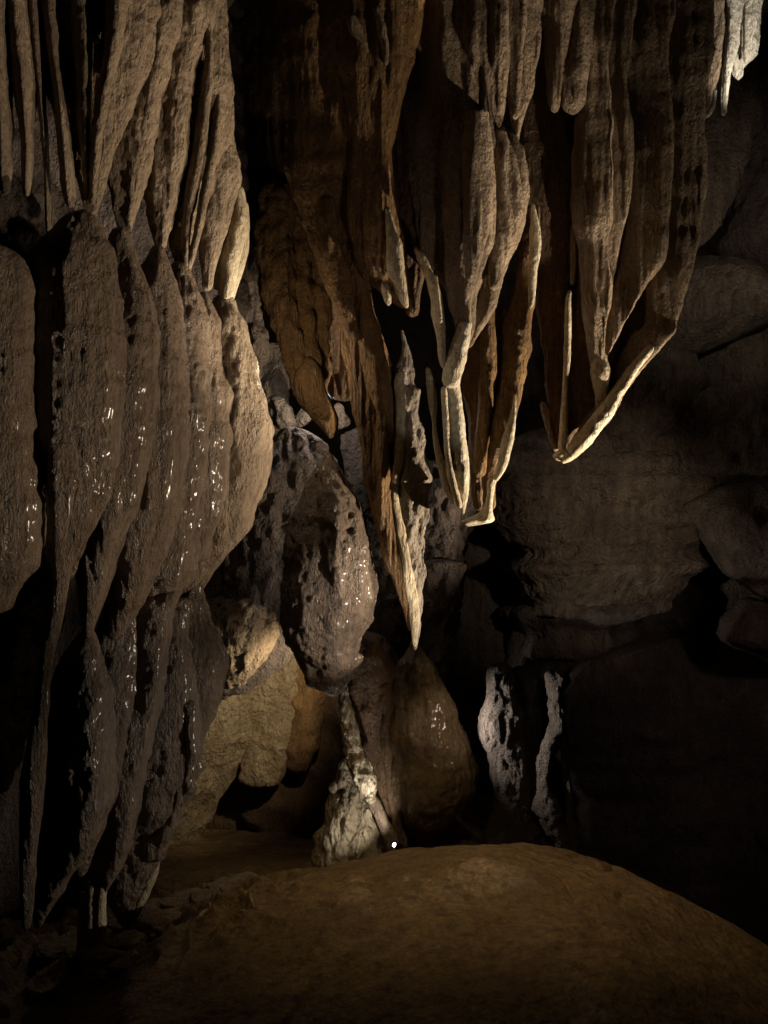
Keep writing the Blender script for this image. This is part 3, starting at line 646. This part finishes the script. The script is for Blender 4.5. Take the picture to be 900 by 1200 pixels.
# ================================================================== small lamp behind the mound crest
import bmesh
def simple(name, rgb, rough, emit=0, metal=0.):
    m = bpy.data.materials.new(name); m.use_nodes = True; b = m.node_tree.nodes['Principled BSDF']
    b.inputs['Base Color'].default_value = (*rgb, 1); b.inputs['Roughness'].default_value = rough; b.inputs['Metallic'].default_value = metal
    if emit:
        b.inputs['Emission Color'].default_value = (1, .93, .8, 1); b.inputs['Emission Strength'].default_value = emit
    return m
BLK = simple('black_metal', (.02, .02, .02), .45, metal=.6); LENS = simple('lit_lens', (.9, .9, .85), .2, emit=35)
lp = at(462, 990, 8.35)
sp = thing('spotlight', 'tiny lit lamp glowing at the foot of the cobbled stalagmite behind the mound', 'lamp', lp-np.array([0, 0, .12]))
def cyl(name, mat, p0, p1, r0, r1, seg=24):
    import mathutils
    p0 = mathutils.Vector(p0); p1 = mathutils.Vector(p1); d = p1-p0
    bm = bmesh.new(); bmesh.ops.create_cone(bm, cap_ends=True, segments=seg, radius1=r0, radius2=r1, depth=d.length)
    bmesh.ops.bevel(bm, geom=[e for e in bm.edges if e.calc_face_angle(0) > 1], offset=min(r0, r1)*.12, segments=2, affect='EDGES')
    q = d.to_track_quat('Z', 'Y').to_matrix().to_4x4(); q.translation = (p0+p1)/2-sp.location
    bmesh.ops.transform(bm, matrix=q, verts=bm.verts)
    me = bpy.data.meshes.new(name); bm.to_mesh(me); bm.free(); me.materials.append(mat)
    o = bpy.data.objects.new(name, me); COL.objects.link(o); o.parent = sp
    return o
ax = np.array([-.85, -.2, .42]); ax /= np.linalg.norm(ax)
cyl('housing', BLK, lp+ax*-.09, lp-ax*.006, .026, .032)
cyl('lens', LENS, lp-ax*.004, lp+ax*.008, .018, .015)
cyl('stake', BLK, lp-np.array([0, 0, .30]), lp-ax*.05-np.array([0, 0, .02]), .008, .008, 12)

# ================================================================== lights
def spot(name, pos, target, power, cone, blend=.5, color=(1, .86, .68), r=.06):
    import mathutils
    l = bpy.data.lights.new(name, 'SPOT'); l.energy = power; l.spot_size = math.radians(cone); l.spot_blend = blend
    l.color = color; l.shadow_soft_size = r
    o = bpy.data.objects.new(name, l); COL.objects.link(o); o.location = tuple(pos)
    o.rotation_euler = (mathutils.Vector(tuple(target))-mathutils.Vector(tuple(pos))).to_track_quat('-Z', 'Y').to_euler()
    return o
def point(name, pos, power, color=(1, .86, .68), r=.04):
    l = bpy.data.lights.new(name, 'POINT'); l.energy = power; l.color = color; l.shadow_soft_size = r
    o = bpy.data.objects.new(name, l); COL.objects.link(o); o.location = tuple(pos); return o

WARM = (1, .82, .60); NEU = (1, .92, .82)
# right of the frame, raking across the left cascade
spot('scene_lamp', (4.3, 5.5, -.9), (-1.7, 6.0, 1.2), 800, 42, .5, WARM, .05)
spot('scene_lamp', (3.4, 6.7, -1.6), at(320, 430, 6.7), 1500, 16, .9, (1, .86, .66), .04)  # unseen beam added to brighten the cascade's right rim
# low on the right, raking up the central and right draperies
spot('scene_lamp', (3.9, 7.4, -1.5), (1.1, 8.15, .7), 1650, 66, .6, WARM, .03)
spot('scene_lamp', (4.4, 6.1, -.8), at(608, 150, 7.9), 620, 24, .3, WARM, .03)  # added unseen spot, lifts the upper pleats
spot('scene_lamp', (4.9, 6.3, -1.0), at(745, 250, 8.3), 330, 38, .7, WARM, .04)  # separate unseen spot added for the right ribs
spot('scene_lamp', (2.4, 4.4, -.9), at(485, 470, 8.1), 90, 9, .6, NEU, .03)  # extra unseen spot put in for the blade alone
# added unseen low lamp that makes the wet rims of the lower curtains glint
spot('scene_lamp', (3.0, 5.9, -1.9), at(110, 920, 6.2), 250, 34, .8, (1, .86, .7), .03)
spot('scene_lamp', (2.7, 5.2, -1.3), at(508, 850, 8.9), 190, 12, .8, WARM, .03)  # small unseen spot added to give the teardrop light and glints
spot('scene_lamp', (5.2, 7.5, .3), at(800, 830, 13.3), 90, 46, 1., (1, .78, .72), .2)  # dim added fill for the lower right wall, no real fitting
# narrow unseen lamp added for the egg shaped stalactite and the blade
spot('scene_lamp', (2.9, 5.7, -1.6), at(400, 712, 8.2), 820, 19, .6, (1, .88, .74), .04)
spot('scene_lamp', at(390, 800, 9.2), at(258, 790, 10.7), 140, 96, .7, (1, .82, .55), .03)
spot('scene_lamp', lp+np.array([-.02, -.04, .05]), at(410, 850, 8.6), 22, 44, .6, NEU, .01)
point('scene_lamp', at(340, 425, 8.0), 14, (1, .8, .55))
spot('scene_lamp', at(515, 850, 11.0), at(600, 850, 11.2), 110, 100, .8, NEU, .03)
spot('scene_lamp', (1.6, 5.6, -.5), at(300, 150, 9.3), 60, 34, 1., (1, .8, .7), .1)  # faint unseen fill added to lift the dark curtain wall
spot('scene_lamp', lp+ax*.03, at(385, 915, 8.9), 17, 110, .6, NEU, .012)
point('scene_lamp', at(372, 470, 10.0), 26, NEU)
spot('scene_lamp', (3.8, 7.9, -.2), at(705, 625, 12.0), 215, 54, 1., (1, .82, .62), .1)  # separate unseen spot added for the boulder
spot('scene_lamp', at(945, 130, 8.0), at(860, 60, 9.0), 130, 50, .6, (1, .90, .76))
spot('scene_lamp', (4.2, 7.5, 2.5), at(850, 300, 11.5), 120, 60, .9, (1, .86, .7), .1)  # added fill in place of ambient light on the right wall
spot('scene_lamp', (0.3, 5.4, 1.8), (.8, 7.1, -2.6), 215, 68, 1., (1, .75, .42), .3)  # unseen light added in mid-air over the mound

w = bpy.data.worlds.new('World'); bpy.context.scene.world = w; w.use_nodes = True
w.node_tree.nodes['Background'].inputs[0].default_value = (.5, .40, .40, 1)
w.node_tree.nodes['Background'].inputs[1].default_value = .018
# ------------------------------------------------------------------ camera
cam = bpy.data.cameras.new('camera'); co_ = bpy.data.objects.new('camera', cam); COL.objects.link(co_)
co_.location = (0, 0, 0); co_.rotation_euler = (math.radians(90), 0, 0)
cam.sensor_fit = 'VERTICAL'; cam.sensor_height = 36.; cam.lens = 36.*F/1200.; cam.clip_end = 200; cam.clip_start = .05
sc = bpy.context.scene; sc.camera = co_
sc.view_settings.view_transform = 'Standard'; sc.view_settings.look = 'None'; sc.view_settings.exposure = 0; sc.view_settings.gamma = 1
sc.render.engine = 'CYCLES'; sc.cycles.use_denoising = True; sc.cycles.max_bounces = 5; sc.cycles.diffuse_bounces = 3
sc.cycles.sample_clamp_indirect = 3
print('VERTS', NV[0])
